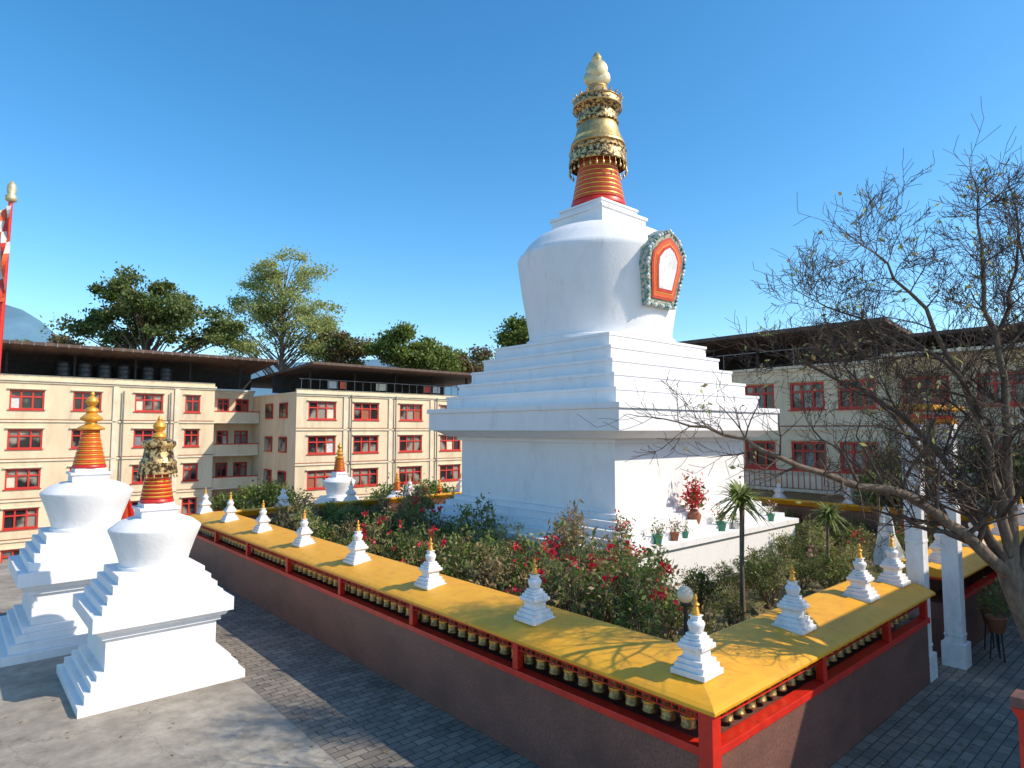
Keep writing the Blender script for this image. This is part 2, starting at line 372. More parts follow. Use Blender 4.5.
def disc(cz,r,th,k,sy=1.0):
    vs=[];fs=[]
    for ring,(rr,t) in enumerate([(0.0,th),(.6*r,th*.9),(.92*r,th*.5),(r,0),(.92*r,-th*.5),(.6*r,-th*.9),(0.0,-th)]):
        for i in range(28):
            a=2*math.pi*i/28; vs.append((rr*math.cos(a)*.7071+t*.7071,-rr*math.cos(a)*.7071+t*.7071,cz+rr*math.sin(a)*sy))
    for j in range(6):
        for i in range(28):
            a=j*28+i;b=j*28+(i+1)%28; fs.append((a,b,b+28,a+28))
    mb.add(vs,fs,k,True)
disc(18.40,.52,.22,'palegold',.75)
disc(18.70,.42,.28,'palegold',1.05)
mb.lathe([(.10,19.0),(.17,19.08),(.19,19.2),(.12,19.33),(.03,19.46)],'gold',20)
stupa=mb.obj('great_stupa',W(SU,SVV,0),ANG,bevel=.025)
mb=MB()
def arch(w,h,y0,y1,k,cz=0):
    prof=[(-w*.72,-h),(w*.72,-h),(w,h*.05),(w*.98,h*.45),(w*.55,h*.8),(0,h),(-w*.55,h*.8),(-w*.98,h*.45),(-w,h*.05)]
    n=len(prof); vs=[(x,y0,cz+zq) for x,zq in prof]+[(x,y1,cz+zq) for x,zq in prof]
    fs=[tuple(range(n)),tuple(reversed(range(n,2*n)))]+[(i,(i+1)%n,(i+1)%n+n,i+n) for i in range(n)]
    mb.add(vs,fs,k)
arch(1.0,1.30,-.14,.45,'niche'); arch(.78,1.04,-.18,-.141,'ringred'); arch(.72,.97,-.19,-.181,'orange'); arch(.60,.84,-.20,-.191,'goldpaint'); arch(.56,.80,-.215,-.201,'red'); arch(.47,.69,-.225,-.216,'white_old')
prof=[(-.72,-1.3),(.72,-1.3),(1.0,.06),(.98,.58),(.55,1.04),(0,1.3),(-.55,1.04),(-.98,.58),(-1.0,.06)]
for i in range(9):
    p=Vector((prof[i][0],0,prof[i][1]));q=Vector((prof[(i+1)%9][0],0,prof[(i+1)%9][1])); nn=max(2,int((q-p).length/.13))
    for j in range(nn):
        t=p+(q-p)*(j/nn); t*=.96
        mb.lathe([(.015,-.06),(.05,-.03),(.058,0),(.05,.03),(.015,.06)],'niche' if j%3 else 'white_old',8,t.x,-.15,t.z)
npos=W(SU,SVV,0)+Lv*(-2.93)-Rv*.16+Vector((0,0,10.42))
o=mb.obj('dome_niche',npos,ANG-.04)
mw=Matrix.Translation(npos)@Matrix.Rotation(ANG-.04,4,'Z')@Matrix.Rotation(math.radians(9),4,'X')
o.parent=stupa; o.matrix_parent_inverse=(Matrix.Translation(stupa.location)@Matrix.Rotation(ANG,4,'Z')).inverted(); o.matrix_basis=mw

# ------------------------------------------------------------ medium chortens
def chorten(name,loc,sc=1.0,lacy=True,rot=ANG,tall=0):
    mb=MB()
    T=lambda z0,z1,h,h1=None: mb.tier(z0,z1,h,h if h1 is None else h1,'white')
    T(-.05,.16,1.44);T(.16,.32,1.33);T(.32,.46,1.22);T(.46,.56,1.12)
    T(.56,1.16,.98);T(1.16,1.26,1.05);T(1.26,1.36,1.12,1.18);T(1.36,1.62,1.24)
    for i,h in enumerate([1.07,.98,.88,.78]): T(1.62+i*.155,1.62+(i+1)*.155,h)
    mb.lathe([(.66,2.24),(.66,2.30),(.63,2.32),(.68,2.5),(.78,2.8),(.86,3.0),(.865,3.04),(.84,3.07),(.80,3.10),(.70,3.18),(.5,3.26),(.35,3.28)],'white',48)
    T(3.27,3.42,.34);T(3.42,3.47,.38);T(3.47,3.55,.29)
    H=tall
    mb.lathe([(.31,3.55),(.33,3.58),(.31,3.63)],'red',28)
    nr=8
    for i in range(nr):
        dz=(.62+H)/nr; z0=3.63+i*dz; r=.30-(.011+.008*(H>0))*i
        mb.lathe([(r-.02,z0),(r+.008,z0+dz*.12),(r+.008,z0+dz*.45),(r-.02,z0+dz*.5)],'goldpaint' if H>0 else 'red',28)
        mb.lathe([(r-.03,z0+dz*.5),(r,z0+dz*.55),(r,z0+dz*.92),(r-.03,z0+dz)],'orange' if H>0 else 'goldpaint',28)
    t=3.63+.62+H
    if lacy:
        mb.lathe([(.37,t-.1),(.38,t-.08),(.35,t+.1),(.36,t+.14),(.30,t+.22),(.29,t+.3),(.27,t+.42),(.33,t+.5),(.33,t+.58),(.24,t+.62),(.13,t+.66)],'lace',32)
        for i in range(16):
            a=2*math.pi*i/16; mb.lathe([(.003,-.09),(.02,-.06),(.003,0)],'gold',5,.37*math.cos(a),.37*math.sin(a),t-.1)
    else:
        mb.lathe([(.12,t),(.26,t+.02),(.27,t+.06),(.17,t+.12),(.12,t+.14),(.11,t+.2),(.21,t+.23),(.22,t+.28),(.13,t+.36),(.09,t+.4)],'goldpaint',32); t-=.25
    mb.lathe([(.10,t+.64),(.14,t+.68),(.12,t+.74),(.05,t+.78),(.09,t+.82),(.13,t+.90),(.10,t+.98),(.03,t+1.02),(.05,t+1.06),(.008,t+1.14)],'goldpaint',20)
    return mb.obj(name,loc,rot,bevel=.014,scale=sc)
chorten('chorten',(-7.42,13.4,0),.985,True)
chorten('chorten',(-10.65,16.1,0),1.14,False,tall=.12)
chorten('chorten',(-8.1,30.0,0),.86,False)
chorten('chorten',(-5.6,31.2,0),.58,False)
chorten('chorten',(-3.6,31.8,0),.50,False)

# banner pole
mb=MB()
mb.tube([(0,0,0),(0,0,8),(0,0,12.4)],[.10,.08,.06],'red',12)
mb.lathe([(.07,12.4),(.16,12.45),(.16,12.6),(.1,12.65),(.14,12.8),(.12,12.95),(.03,13.1)],'palegold',16)
n=24; vs=[]
for j in range(n+1):
    z=12.25-j*.13; w=.42+.05*math.sin(j*.5)
    for i in range(5): vs.append((.14-w*i/4+.02*math.sin(j*.7),-.14-.07*math.sin(i*1.9+j*.45),z-.05*i))
for j in range(n):
    for i in range(4):
        a=5*j+i; k='cloth' if (j//3+i)%3==0 else ('red' if i%2 else 'orange')
        mb.add([vs[a],vs[a+1],vs[a+6],vs[a+5]],[(0,1,2,3)],k,True)
p_=mb.obj('prayer_banner_pole',(-16.60,20.2,0)); p_.rotation_euler=(0,.022,0)
mb=MB()
mb.tube([(0,0,0),(0,0,2.9)],[.04,.03],'red',8)
mb.add([(0,0,3.0),(-.35,.1,2.2),(-.3,.0,1.6),(.12,0,1.9),(.1,-.05,2.5)],[(0,1,2,3,4)],'orange')
mb.add([(0,.05,3.0),(.22,.1,2.3),(.25,.1,1.7),(-.02,.12,1.5)],[(0,1,2,3)],'red')
mb.obj('prayer_flag',(-10.0,16.6,0),scale=1.15)

# ------------------------------------------------------------ gate
mb=MB()
for u,v in ((8.2,.2),(9.5,-.08)):
    mb.tier(0,.5,.22,.22,'white_old',u,v); mb.tier(.5,5.02,.16,.16,'white_old',u,v); mb.tier(5.02,5.12,.20,.20,'white_old',u,v); mb.tier(5.12,5.24,.17,.21,'yellow',u,v)
    for zq in (.62,2.7,4.7): mb.tier(zq,zq+.06,.172,.172,'white_old',u,v)
mb.box(7.85,9.85,-.2,.45,5.24,5.32,'red')
pr=[]
for i in range(9):
    t=i/8; pr.append((7.65+2.4*t,5.34+.08*(1-(2*t-1)**2)+.08*abs(2*t-1)**4))
vs=[(x,-.35,z) for x,z in pr]+[(x,.6,z) for x,z in pr]+[(x,-.35,z+.10) for x,z in pr]+[(x,.6,z+.10) for x,z in pr]
fs=[]
for i in range(8):
    fs+=[(i,i+1,i+10,i+9),(18+i,27+i,28+i,19+i),(i,18+i,19+i,i+1),(9+i,10+i,28+i,27+i)]
fs+=[(0,9,27,18),(8,26,35,17)]
mb.add(vs,fs,'yellow')
mb.obj('entrance_gate',C,ANG,bevel=.01)

# ------------------------------------------------------------ buildings
def window(mb,x0,x1,z0,z1,y,cols):
    f=.11
    mb.box(x0,x1,y+.16,y+.18,z0,z1,'glass')
    mb.box(x0,x1,y+.05,y+.158,z0,z0+f,'redwin'); mb.box(x0,x1,y+.05,y+.158,z1-f,z1,'redwin')
    mb.box(x0,x0+f,y+.05,y+.158,z0+f,z1-f,'redwin'); mb.box(x1-f,x1,y+.05,y+.158,z0+f,z1-f,'redwin')
    zt=z0+(z1-z0)*.66
    mb.box(x0+f,x1-f,y+.07,y+.156,zt-.05,zt+.05,'redwin')
    for i in range(1,cols):
        x=x0+(x1-x0)*i/cols
        mb.box(x-.055,x+.055,y+.072,y+.157,z0+f,zt-.05,'redwin'); mb.box(x-.05,x+.05,y+.073,y+.157,zt+.05,z1-f,'redwin')
    if random.random()<.45:
        i=random.randrange(cols); xa=x0+(x1-x0)*i/cols+.06; xb=x0+(x1-x0)*(i+1)/cols-.06
        mb.box(max(xa,x0+f),min(xb,x1-f),y+.15,y+.1565,z0+f,zt-.05,random.choice(['cloth','cream','grey','terracotta','grey']))
    mb.box(x0-.08,x1+.08,y-.08,y+.05,z0-.07,z0-.0,'redwin')
    mb.box(x0-.12,x1+.12,y-.16,y-.002,z1+.06,z1+.12,'cream')
def facade(mb,x0,x1,zb,floors,sh,wins,y,sill=.85,head=2.15,depth=8,wallk='beige'):
    for fl in range(floors):
        z=zb+fl*sh
        mb.box(x0,x1,y,y+.3,z,z+sill,wallk)
        mb.box(x0,x1,y,y+.3,z+head,z+sh,wallk)
        cur=x0
        for xc,w in sorted(wins):
            if xc-w/2<x0+.1 or xc+w/2>x1-.1: continue
            mb.box(cur,xc-w/2,y,y+.3,z+sill,z+head,wallk)
            window(mb,xc-w/2,xc+w/2,z+sill,z+head,y,3 if w>1.5 else 2)
            cur=xc+w/2
        mb.box(cur,x1,y,y+.3,z+sill,z+head,wallk)
        mb.box(x0-.05,x1+.05,y-.10,y-.002,z+sh-.14,z+sh-.02,'cream')
        if fl: mb.box(x0,x1,y-.03,y-.003,z+.02,z+.08,'terracotta')
    zt=zb+floors*sh
    mb.box(x0,x0+.3,y+.302,y+depth,zb,zt,wallk); mb.box(x1-.3,x1,y+.302,y+depth,zb,zt,wallk); mb.box(x0+.3,x1-.3,y+depth-.3,y+depth,zb,zt,wallk)
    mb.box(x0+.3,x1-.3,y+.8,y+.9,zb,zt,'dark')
    mb.box(x0-.1,x1+.1,y-.2,y+depth,zt,zt+.14,'cream')
def slab(mb,x0,x1,y0,z0,y1,z1,th,k):
    mb.add([(x0,y0,z0),(x1,y0,z0),(x1,y1,z1),(x0,y1,z1),(x0,y0,z0+th),(x1,y0,z0+th),(x1,y1,z1+th),(x0,y1,z1+th)],
              [(3,2,1,0),(4,5,6,7),(0,1,5,4),(1,2,6,5),(2,3,7,6),(3,0,4,7)],k)
mb=MB()
sh=2.8
wl=[(-2.75,2.0),(.87,1.8),(5.0,2.0),(8.2,1.15),(-6.4,1.8),(-10,2.),(-13.6,1.8),(-17.3,2),(-21,2)]
facade(mb,-24,9.9,-5.5+0.0,5,sh,wl,52.7,sill=.75,head=2.15,depth=9)
mb.box(-24,9.9,52.68,52.9,8.64,8.95,'beige')
facade(mb,9.9+.002,13.79,-5.6,5,sh,[(11.2,1.0),(12.8,1.2)],54.6,depth=7)
for fl in range(5):
    z=-5.5+fl*sh
    mb.box(9.95,13.75,52.9,54.58,z-.12,z,'cream'); mb.box(9.95,13.75,52.9,53.0,z,z+.85,'beige'); mb.box(9.95,13.75,52.86,53.02,z+.852,z+.93,'redwin')
wm=[(16.0,2.4),(20.0,2.4),(24.5,2.4),(28.9,2.4)]
facade(mb,13.8,32.5,-6.1,5,sh,wm,45.0,sill=.75,head=2.2,depth=16)
mb.box(13.8,32.5,44.98,45.2,8.04,8.3,'beige')
for fl in range(5):
    for vc in (47.5,50.6):
        z=-6.1+fl*sh
        mb.box(13.70,13.795,vc-.8,vc+.8,z+.85,z+2.15,'redwin'); mb.box(13.67,13.698,vc-.7,vc-.05,z+.95,z+2.05,'glass'); mb.box(13.67,13.698,vc+.05,vc+.7,z+.95,z+2.05,'glass')
for u in (-4.6,2.7,7.0,-8.3,-12): mb.box(u-.18,u+.18,52.6,52.697,-5.5,8.34,'cream')
for u in (18,22.3,26.7): mb.box(u-.16,u+.16,44.9,44.997,-6,7.74,'cream')
for u in (3.2,6.5,-5.0,18.5,22.8,27.2): mb.tube([(u,52.52 if u<13 else 44.82,-5),(u,52.52 if u<13 else 44.82,8)],[.06,.06],'grey',6)
slab(mb,-26,14.5,50.6,10.9,63,9.7,.22,'roof')
slab(mb,14.2,34,43.0,10.15,62,9.3,.2,'roof')
mb.box(-24,14,56.0,56.2,8.7,10.2,'dark'); mb.box(14,32,50.5,50.7,8.2,9.7,'dark')
for u in range(-24,14,4): mb.box(u-.07,u+.07,52.96,53.1,8.6,10.68,'dark')
for u in range(15,33,4): mb.box(u-.07,u+.07,45.25,45.39,8.1,10.02,'dark')
for i in range(60): mb.box(-25.5+i*.67,-25.45+i*.67,50.58,50.63,10.86,11.10,'grey')
for i in range(24): mb.box(14.2+i*.78,14.24+i*.78,45.1,45.14,8.3,9.1,'grey')
mb.box(14,32.4,45.1,45.14,9.1,9.15,'grey')
for u,k,w in ((16.5,'cloth',.8),(17.6,'orange',.6),(21,'cream',1.0),(26,'redwin',.7),(27,'cloth',.8)): mb.box(u,u+w,45.2,45.22,8.45,9.05,k)
mb.obj('monastery_building',C,ANG)
mb=MB()
for i,u in enumerate([-.6,.7,2.0,3.3,5.0,6.3]):
    mb.lathe([(.5,0),(.52,.1),(.52,.35),(.5,.38),(.52,.42),(.52,.8),(.5,.83),(.52,.87),(.5,1.15),(.3,1.3),(.15,1.33)],'tank',18,u,53.7,8.5,)
    mb.box(u-.55,u+.55,53.2,54.2,8.35,8.5,'cream')
mb.v=[(x,y,z+.45) if True else (x,y,z) for x,y,z in mb.v]
mb.obj('water_tank_row',C,ANG)

O=Rv*33
mb=MB(); sh=3.05
xs=[-(22.5+2.75*i) for i in range(3)]+[-19.7,-17,-14.4,-12.0]
facade(mb,-31,-10.7,-4.0,4,sh,[(x,1.75) for x in xs],0,depth=10,sill=.9,head=2.3)
slab(mb,-32,-10.2,-1.3,9.95,11,8.9,.2,'roof')
mb.box(-31,-11,5,5.2,8.35,9.3,'dark')
for i in range(8): mb.box(-30+i*2.6,-29.86+i*2.6,-.2,-.06,8.2,9.95,'dark')
for i in range(11): mb.box(-31+i*2,-30.96+i*2,-.1,-.06,8.3,9.2,'grey')
mb.box(-31,-11,-.1,-.06,9.2,9.25,'grey')
facade(mb,-10.69,14,-4.0,4,sh,[(-9.2,1.9),(-6.3,1.9),(-3.4,1.9),(-.4,1.9),(2.6,1.9),(5.5,1.9),(8.5,1.9)],.4,depth=10,sill=.9,head=2.3)
mb.box(-10.6,14,-.9,9,8.36,8.5,'cream'); slab(mb,-10.6,14,-.6,9.2,9,8.6,.15,'roof')
for i in range(9): mb.box(-10.3+i*2.6,-10.16+i*2.6,-.3,-.16,8.5,9.2,'dark')
mb.box(-31,-10.8,-1.4,-.15,1.95,2.08,'cream')
for i in range(70): mb.box(-30.9+i*.285,-30.87+i*.285,-1.38,-1.35,2.08,2.95,'redwin')
mb.box(-30.95,-10.85,-1.4,-1.33,2.95,3.02,'redwin')
mb.box(-30.95,-10.85,-1.35,-1.30,2.15,2.75,'cream')
mb.obj('residential_building',O,ANG-math.pi/2)

mb=MB()  # unseen building, added out of frame to shade the right-hand wall and paving
facade(mb,7,36,0,2,3.0,[(9+3*i,1.8) for i in range(9)],0,depth=7)
slab(mb,6.5,36.5,-1,6.5,8,7.6,.18,'roof')
mb.box(7,36,.3,7,6.15,6.5,'beige')
mb.obj('unseen_shade_building',W(43,-5.6),ANG+math.pi)

mb=MB()
mb.tier(0,.25,.16,.16,'brown'); mb.tier(.25,2.35,.085,.085,'red'); mb.tier(2.35,2.45,.09,.13,'red'); mb.tier(2.45,2.55,.13,.13,'brown')
mb.obj('gallery_post',(4.78,6.05,0),ANG,bevel=.01)

mb=MB()
mb.tube([(0,0,0),(0,0,2.35)],[.035,.03],'dark',10); mb.lathe([(.07,2.33),(.08,2.36),(.05,2.40)],'dark',14)
mb.lathe([(.03,2.37)]+[(.125*math.sin(math.pi*t/10),2.49-.125*math.cos(math.pi*t/10)) for t in range(1,10)]+[(.01,2.615)],'globe',24)
mb.obj('globe_lamp',W(1.5,1.3,.06))

# ------------------------------------------------------------ plants
def shrub_mesh(name,h,w,nst,nleaf,lsize,lk,flower=0,fk='flower',dry=0,aspect=.45,fs=.12):
    mb=MB(); tips=[]
    for i in range(nst):
        a=random.uniform(0,6.28); r=w*random.random()**.6; hh=h*random.uniform(.5,1.0)*(1-.3*(r/w)**2)
        e=Vector((r*math.cos(a),r*math.sin(a),hh)); s0=Vector((random.uniform(-.08,.08),random.uniform(-.08,.08),0))
        mid=s0.lerp(e,.5)+Vector((random.uniform(-.08,.08),random.uniform(-.08,.08),.1*h))
        mb.tube([s0,mid,e],[.016,.011,.004],'bark',4); tips.append((s0,mid,e))
        for q in range(2):
            t=random.uniform(.4,.8); b0=mid.lerp(e,t); b1=b0+Vector((random.uniform(-.25,.25),random.uniform(-.25,.25),random.uniform(.05,.3)))
            mb.tube([b0,b1],[.007,.003],'bark',3); tips.append((b0,b0.lerp(b1,.5),b1))
    pts=[];pts2=[]
    for i in range(nleaf):
        s0,mid,e=random.choice(tips); t=random.uniform(.15,1)**.7
        p=(s0.lerp(mid,t*2) if t<.5 else mid.lerp(e,t*2-1))+Vector((random.gauss(0,.07),random.gauss(0,.07),random.gauss(0,.06)))
        p.z=max(p.z,.02)
        (pts2 if random.random()<dry else pts).append(tuple(p))
    mb.leaves(pts,lsize,lk,aspect,up=.3); mb.leaves(pts2,lsize,'leafdry',aspect,up=0)
    if flower:
        top=sorted([t[2] for t in tips],key=lambda q:-q.z)[:int(len(tips)*.6)]
        for i in range(flower):
            e=random.choice(top)
            p=[tuple(e+Vector((random.gauss(0,.025),random.gauss(0,.025),random.gauss(.04,.02)))) for _ in range(8)]
            mb.leaves(p,fs,fk,.6,up=.3)
    return mb.mesh(name)
def agave_mesh(name,n,L,w,k,up=.6,trunk=0,droop=.25):
    mb=MB()
    if trunk: mb.tube([(0,0,0),(.04,.02,trunk*.5),(0,.03,trunk)],[.04,.03,.035],'bark',8)
    for i in range(n):
        a=random.uniform(0,6.28); e=random.uniform(-.1,1.3)*up+.1
        if trunk: e=random.uniform(-.35,1.4)
        mb.blade((.02*math.cos(a),.02*math.sin(a),trunk+random.uniform(-.12,.08)*(trunk>0)),(math.cos(a),math.sin(a),e*1.2),L*random.uniform(.7,1.05),w,k if i%4 else 'leafl',droop)
    return mb.mesh(name)
SH={
 'a':[shrub_mesh('shrub_a%d'%i,1.8,.75,24,1200,.10,'leafm',dry=.2) for i in range(3)],
 'd':[shrub_mesh('shrub_d%d'%i,1.6,.7,24,1350,.09,'leafd',dry=.08) for i in range(3)],
 'y':[shrub_mesh('shrub_y%d'%i,2.0,.6,30,700,.13,'leafdry',dry=.4,aspect=.3) for i in range(2)],
 'l':[shrub_mesh('shrub_l%d'%i,1.7,.65,22,900,.11,'leafl',dry=.25,aspect=.35) for i in range(2)],
 'r':[shrub_mesh('shrub_r%d'%i,2.2,.75,20,650,.11,'leafm',flower=10,dry=.3,fs=.10) for i in range(3)],
 's':[shrub_mesh('shrub_s%d'%i,1.3,.6,18,330,.10,'leafm',dry=.45) for i in range(3)],
 'p':[shrub_mesh('shrub_p',1.2,.5,16,500,.10,'leafm',flower=8,fk='pink')],
}
AG=[agave_mesh('agave_a',38,.8,.09,'leafm',.9),agave_mesh('agave_b',46,1.0,.07,'leafl',.9),agave_mesh('yucca',150,.52,.055,'leafm',.7,trunk=1.85,droop=.4)]
nm={'a':'leafy_shrub','d':'dark_shrub','y':'dry_grass_shrub','r':'red_flowering_shrub','s':'sparse_shrub','p':'pink_flowering_shrub','l':'light_green_shrub'}
def pl(t,u,v,s=1): inst(nm[t],random.choice(SH[t]),W(u,v,.42),random.uniform(0,6.28),(s*random.uniform(.9,1.15),s*random.uniform(.9,1.15),s*random.uniform(.85,1.15)))
random.seed(21)
placed=[]
def ok(u,v,dm):
    if 5.9<u<16.3 and 5.9<v<16.3: return False
    if 7.3<u<10.4 and v<3.5: return False
    if u<1.4 or v<1.4 or u>20.4 or v>20.4: return False
    return all((u-a)**2+(v-b)**2>dm*dm for a,b in placed)
for u,v,s in [(2.7,4.6,1.22),(3.6,4.1,1.2),(4.3,5.2,1.25)]:
    placed.append((u,v)); pl('r',u,v,s)
cnt=0
for _ in range(4500):
    u=random.uniform(1.4,20.4); v=random.uniform(1.4,20.4)
    if not ok(u,v,.76): continue
    placed.append((u,v))
    r=random.random()
    if v>u-.6:
        if v>12: t='d' if r<.42 else 'a' if r<.7 else 'y' if r<.85 else 'l' if r<.95 else 'r'; s=random.uniform(.8,1.15)
        else: t='r' if r<.12 else 'd' if r<.33 else 'y' if r<.53 else 'a' if r<.82 else 'l' if r<.97 else 'p'; s=random.uniform(.85,1.3)
    else:
        t='s' if r<.45 else 'r' if r<.57 else 'a' if r<.76 else 'd' if r<.86 else 'l' if r<.95 else 'p'; s=random.uniform(.5,.85)
    if u<2.2 or v<2.2: s*=.6
    pl(t,u,v,s); cnt+=1
for u,v,i,s in [(6.6,3.2,2,1.62),(8.6,4.6,1,.9),(13.0,3.0,1,1.3),(10.8,3.0,2,1.25),(3.2,2.0,0,.8),(2.6,4.6,0,.9),(4.6,1.9,0,.7),(2.2,9.0,1,1.0),(12.3,1.9,0,1.0),(2.0,6.5,0,.7),(17.5,4,2,1.5),(16,2.5,1,1.3),(3.0,1.7,0,.6),(1.9,2.6,1,.6)]:
    inst(['agave_plant','yucca_grass','yucca_palm'][i],AG[i],W(u,v,.45),random.uniform(0,6),s)
mb=MB(); pts=[(random.uniform(1.1,20.6),random.uniform(1.1,20.6),.52+random.uniform(0,.15)) for _ in range(13000)]
pts=[p for p in pts if not(6.1<p[0]<16.1 and 6.1<p[1]<16.1) and not(7.6<p[0]<10.2 and p[1]<3.8)]
mb.leaves(pts[:5500],.14,'leafm',.35,up=.8); mb.leaves(pts[5500:],.12,'leafdry',.35,up=.3)
mb.obj('ground_cover_plants',C,ANG)
def potted(loc,potk,kind,sc):
    mb=MB(); mb.lathe([(.12,0),(.17,.26),(.19,.27),(.19,.31),(.16,.31),(.15,.28)],potk,18)
    pts=[(random.gauss(0,.13),random.gauss(0,.13),.3+abs(random.gauss(.18,.18))) for _ in range(130)]
    for _ in range(8): mb.tube([(0,0,.28),(random.gauss(0,.12),random.gauss(0,.12),.3+random.uniform(.2,.5))],[.008,.004],'bark',4)
    mb.leaves(pts,.09,'leafm',.45,up=.5)
    if kind: mb.leaves([(p[0],p[1],p[2]+.1) for p in pts[:40]],.09,kind,.6,up=.4)
    mb.obj('potted_plant',loc,0,scale=sc)
for i,(u,v,s) in enumerate([(6.5,6.5,1.1),(8.0,6.45,.8),(8.8,6.45,.75),(11.4,6.5,.9),(12.1,6.4,.7),(14.6,6.5,.8),(6.5,8.2,.9),(9.4,6.5,.6)]):
    potted(W(u,v,1.86),['white_old','greenpot','terracotta','greenpot'][i%4],['flower',None,'pink'][i%3],s)
PS=[(11.2,-.35),(10.5,-.6)]
for i,(u,v) in enumerate(PS): potted(W(u,v,.6),'terracotta',None,1.1)
mb=MB()
for q in PS:
    for a in range(3): mb.tube([(q[0]+.15*math.cos(a*2.1),q[1]+.15*math.sin(a*2.1),0),(q[0]+.1*math.cos(a*2.1),q[1]+.1*math.sin(a*2.1),.6)],[.015,.015],'dark',6)
mb.obj('plant_stand',C,ANG)
mb=MB(); mb.lathe([(.14,0),(.19,.2),(.22,.32),(.14,.42),(.11,.5)],'terracotta',20)
pts=[(random.gauss(0,.15),random.gauss(0,.15),.5+abs(random.gauss(.3,.3))) for _ in range(350)]
mb.leaves(pts,.14,'flower',.4,up=.9); mb.leaves(pts[:160],.16,'leafm',.4,up=.6); mb.obj('red_flower_vase',W(10.6,6.95,2.05))
mb=MB(); mb.tube([(0,0,0),(0,0,2.5)],[.03,.02],'grey',8)
vs=[];nn=10
for j in range(7):
    z=2.45-j*.25
    for i in range(nn+1):
        a=i/nn*math.pi*2; r=(.06+.05*j)*(1+.25*math.sin(a*5+j)); vs.append((r*math.cos(a),r*math.sin(a),z))
for j in range(6):
    for i in range(nn):
        a=j*(nn+1)+i; mb.add([vs[a],vs[a+1],vs[a+nn+2],vs[a+nn+1]],[(0,1,2,3)],'greencloth' if i in(2,3) else 'cloth',True)
mb.obj('draped_prayer_flag',W(12.0,2.0,.5))

# ------------------------------------------------------------ background trees
def tree(name,loc,zt,clumps,nleaf,ls,k,tr=.35,k2=None,spread=1.2):
    mb=MB(); 
    zb=min(c[2]-c[5] for c in clumps)
    mb.tube([(0,0,0),(.2,.1,zb*.5),(0,0,zb),(.1,0,zt*.8)],[tr*1.3,tr,tr*.75,tr*.3],'bark',9)
    cs=[]
    for cx,cy,cz,rx,ry,rz,n in clumps:
        for i in range(n):
            d=Vector((random.gauss(0,1),random.gauss(0,1),random.gauss(0,1))).normalized()*random.uniform(.4,1)
            p=Vector((cx+d.x*rx,cy+d.y*ry,cz+d.z*rz)); cs.append(p)
            z0=max(zb*.8,min(zt*.8,p.z-abs(random.gauss(2,1))-.5*math.hypot(p.x,p.y)))
            b=Vector((0,0,z0)); m=b.lerp(p,.55)+Vector((random.uniform(-.4,.4),random.uniform(-.4,.4),.4))
            mb.tube([b,m,p],[tr*.3,tr*.15,.03],'bark',5)
    per=nleaf//len(cs)
    for i,c in enumerate(cs):
        sp=spread*random.uniform(.6,1.2)
        P=rng.normal(size=(per,3))*np.array([sp,sp,sp*.55])*.6+np.array(c)
        mb.leaves(P,ls,k if (k2 is None or i%3) else k2,.6,up=.1)
    mb.obj(name,loc)
random.seed(5)
tree('broadleaf_tree',(-40.5,70,-4),25,[(0,0,23.0,7,5,3.2,42),(-4,0,20.3,4.5,4,2.2,16),(5,0,20,5,4,2.2,18)],23000,.38,'leafw',.5,spread=1.15,k2='leafd')
tree('light_green_tree',(-27.0,74,-4),31,[(0,0,25.5,5.2,3.5,4.6,50),(3.4,0,21.0,5.0,3,4.5,36),(-3.4,0,21.0,4.8,3,4.5,36)],25000,.28,'leafl',.3,spread=1.2)
tree('brownish_tree',(-20,75,-4),19,[(0,0,18.8,4.0,3,2.2,24)],9500,.36,'leafb',.35,spread=1.0,k2='leafw')
tree('green_tree',(-12.5,72,-4),19,[(0,0,18.6,4.2,3.5,2.4,28),(3.8,0,17.2,3,2,2,12)],15000,.36,'leafm',.35,spread=1.0)
tree('green_tree',(.9,62,-4),21,[(0,0,18.4,2.2,2,2.6,18)],9000,.32,'leafm',.3,spread=.9)
tree('brownish_tree',(-54,75,-4),19,[(0,0,17.6,6.5,4,2.3,30)],11000,.40,'leafb',.35,spread=1.1,k2='leafm')
tree('broadleaf_tree',(-5.6,80,-4),19,[(0,0,17.8,4.8,3,2,18)],8000,.36,'leafb',.3,k2='leafm')
tree('courtyard_tree',(19.3,24,0),4.8,[(0,0,3.2,2.0,1.6,1.3,18)],8000,.16,'leafm',.12,spread=.6,k2='leafd')
tree('courtyard_tree',(15.5,25.5,0),4.4,[(0,0,2.9,1.6,1.5,1.2,16)],7000,.16,'leafd',.12,spread=.6,k2='leafm')
tree('courtyard_tree',(-16,42,-4),4.6,[(0,0,4,3,2,1.2,16)],7000,.2,'leafd',.15,spread=.8,k2='leafm')
tree('courtyard_tree',(-6,40,-4),6,[(0,0,4.6,3.2,2,1.3,18)],8000,.2,'leafm',.15,spread=.8,k2='leafd')

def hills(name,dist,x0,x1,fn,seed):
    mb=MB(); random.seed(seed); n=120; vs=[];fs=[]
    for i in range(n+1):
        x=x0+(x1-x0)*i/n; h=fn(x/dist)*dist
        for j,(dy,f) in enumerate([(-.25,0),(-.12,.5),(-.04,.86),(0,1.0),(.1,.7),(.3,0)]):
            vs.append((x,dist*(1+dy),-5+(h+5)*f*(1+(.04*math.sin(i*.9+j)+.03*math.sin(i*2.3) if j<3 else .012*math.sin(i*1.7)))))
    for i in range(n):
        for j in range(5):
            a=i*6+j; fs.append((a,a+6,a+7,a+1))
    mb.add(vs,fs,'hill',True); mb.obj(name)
hills('hills',1500,-2600,2600,lambda t:.114+.095*math.exp(-((t+.82)/.10)**2)+.004*math.sin(t*9)+.004*math.sin(t*23),3)

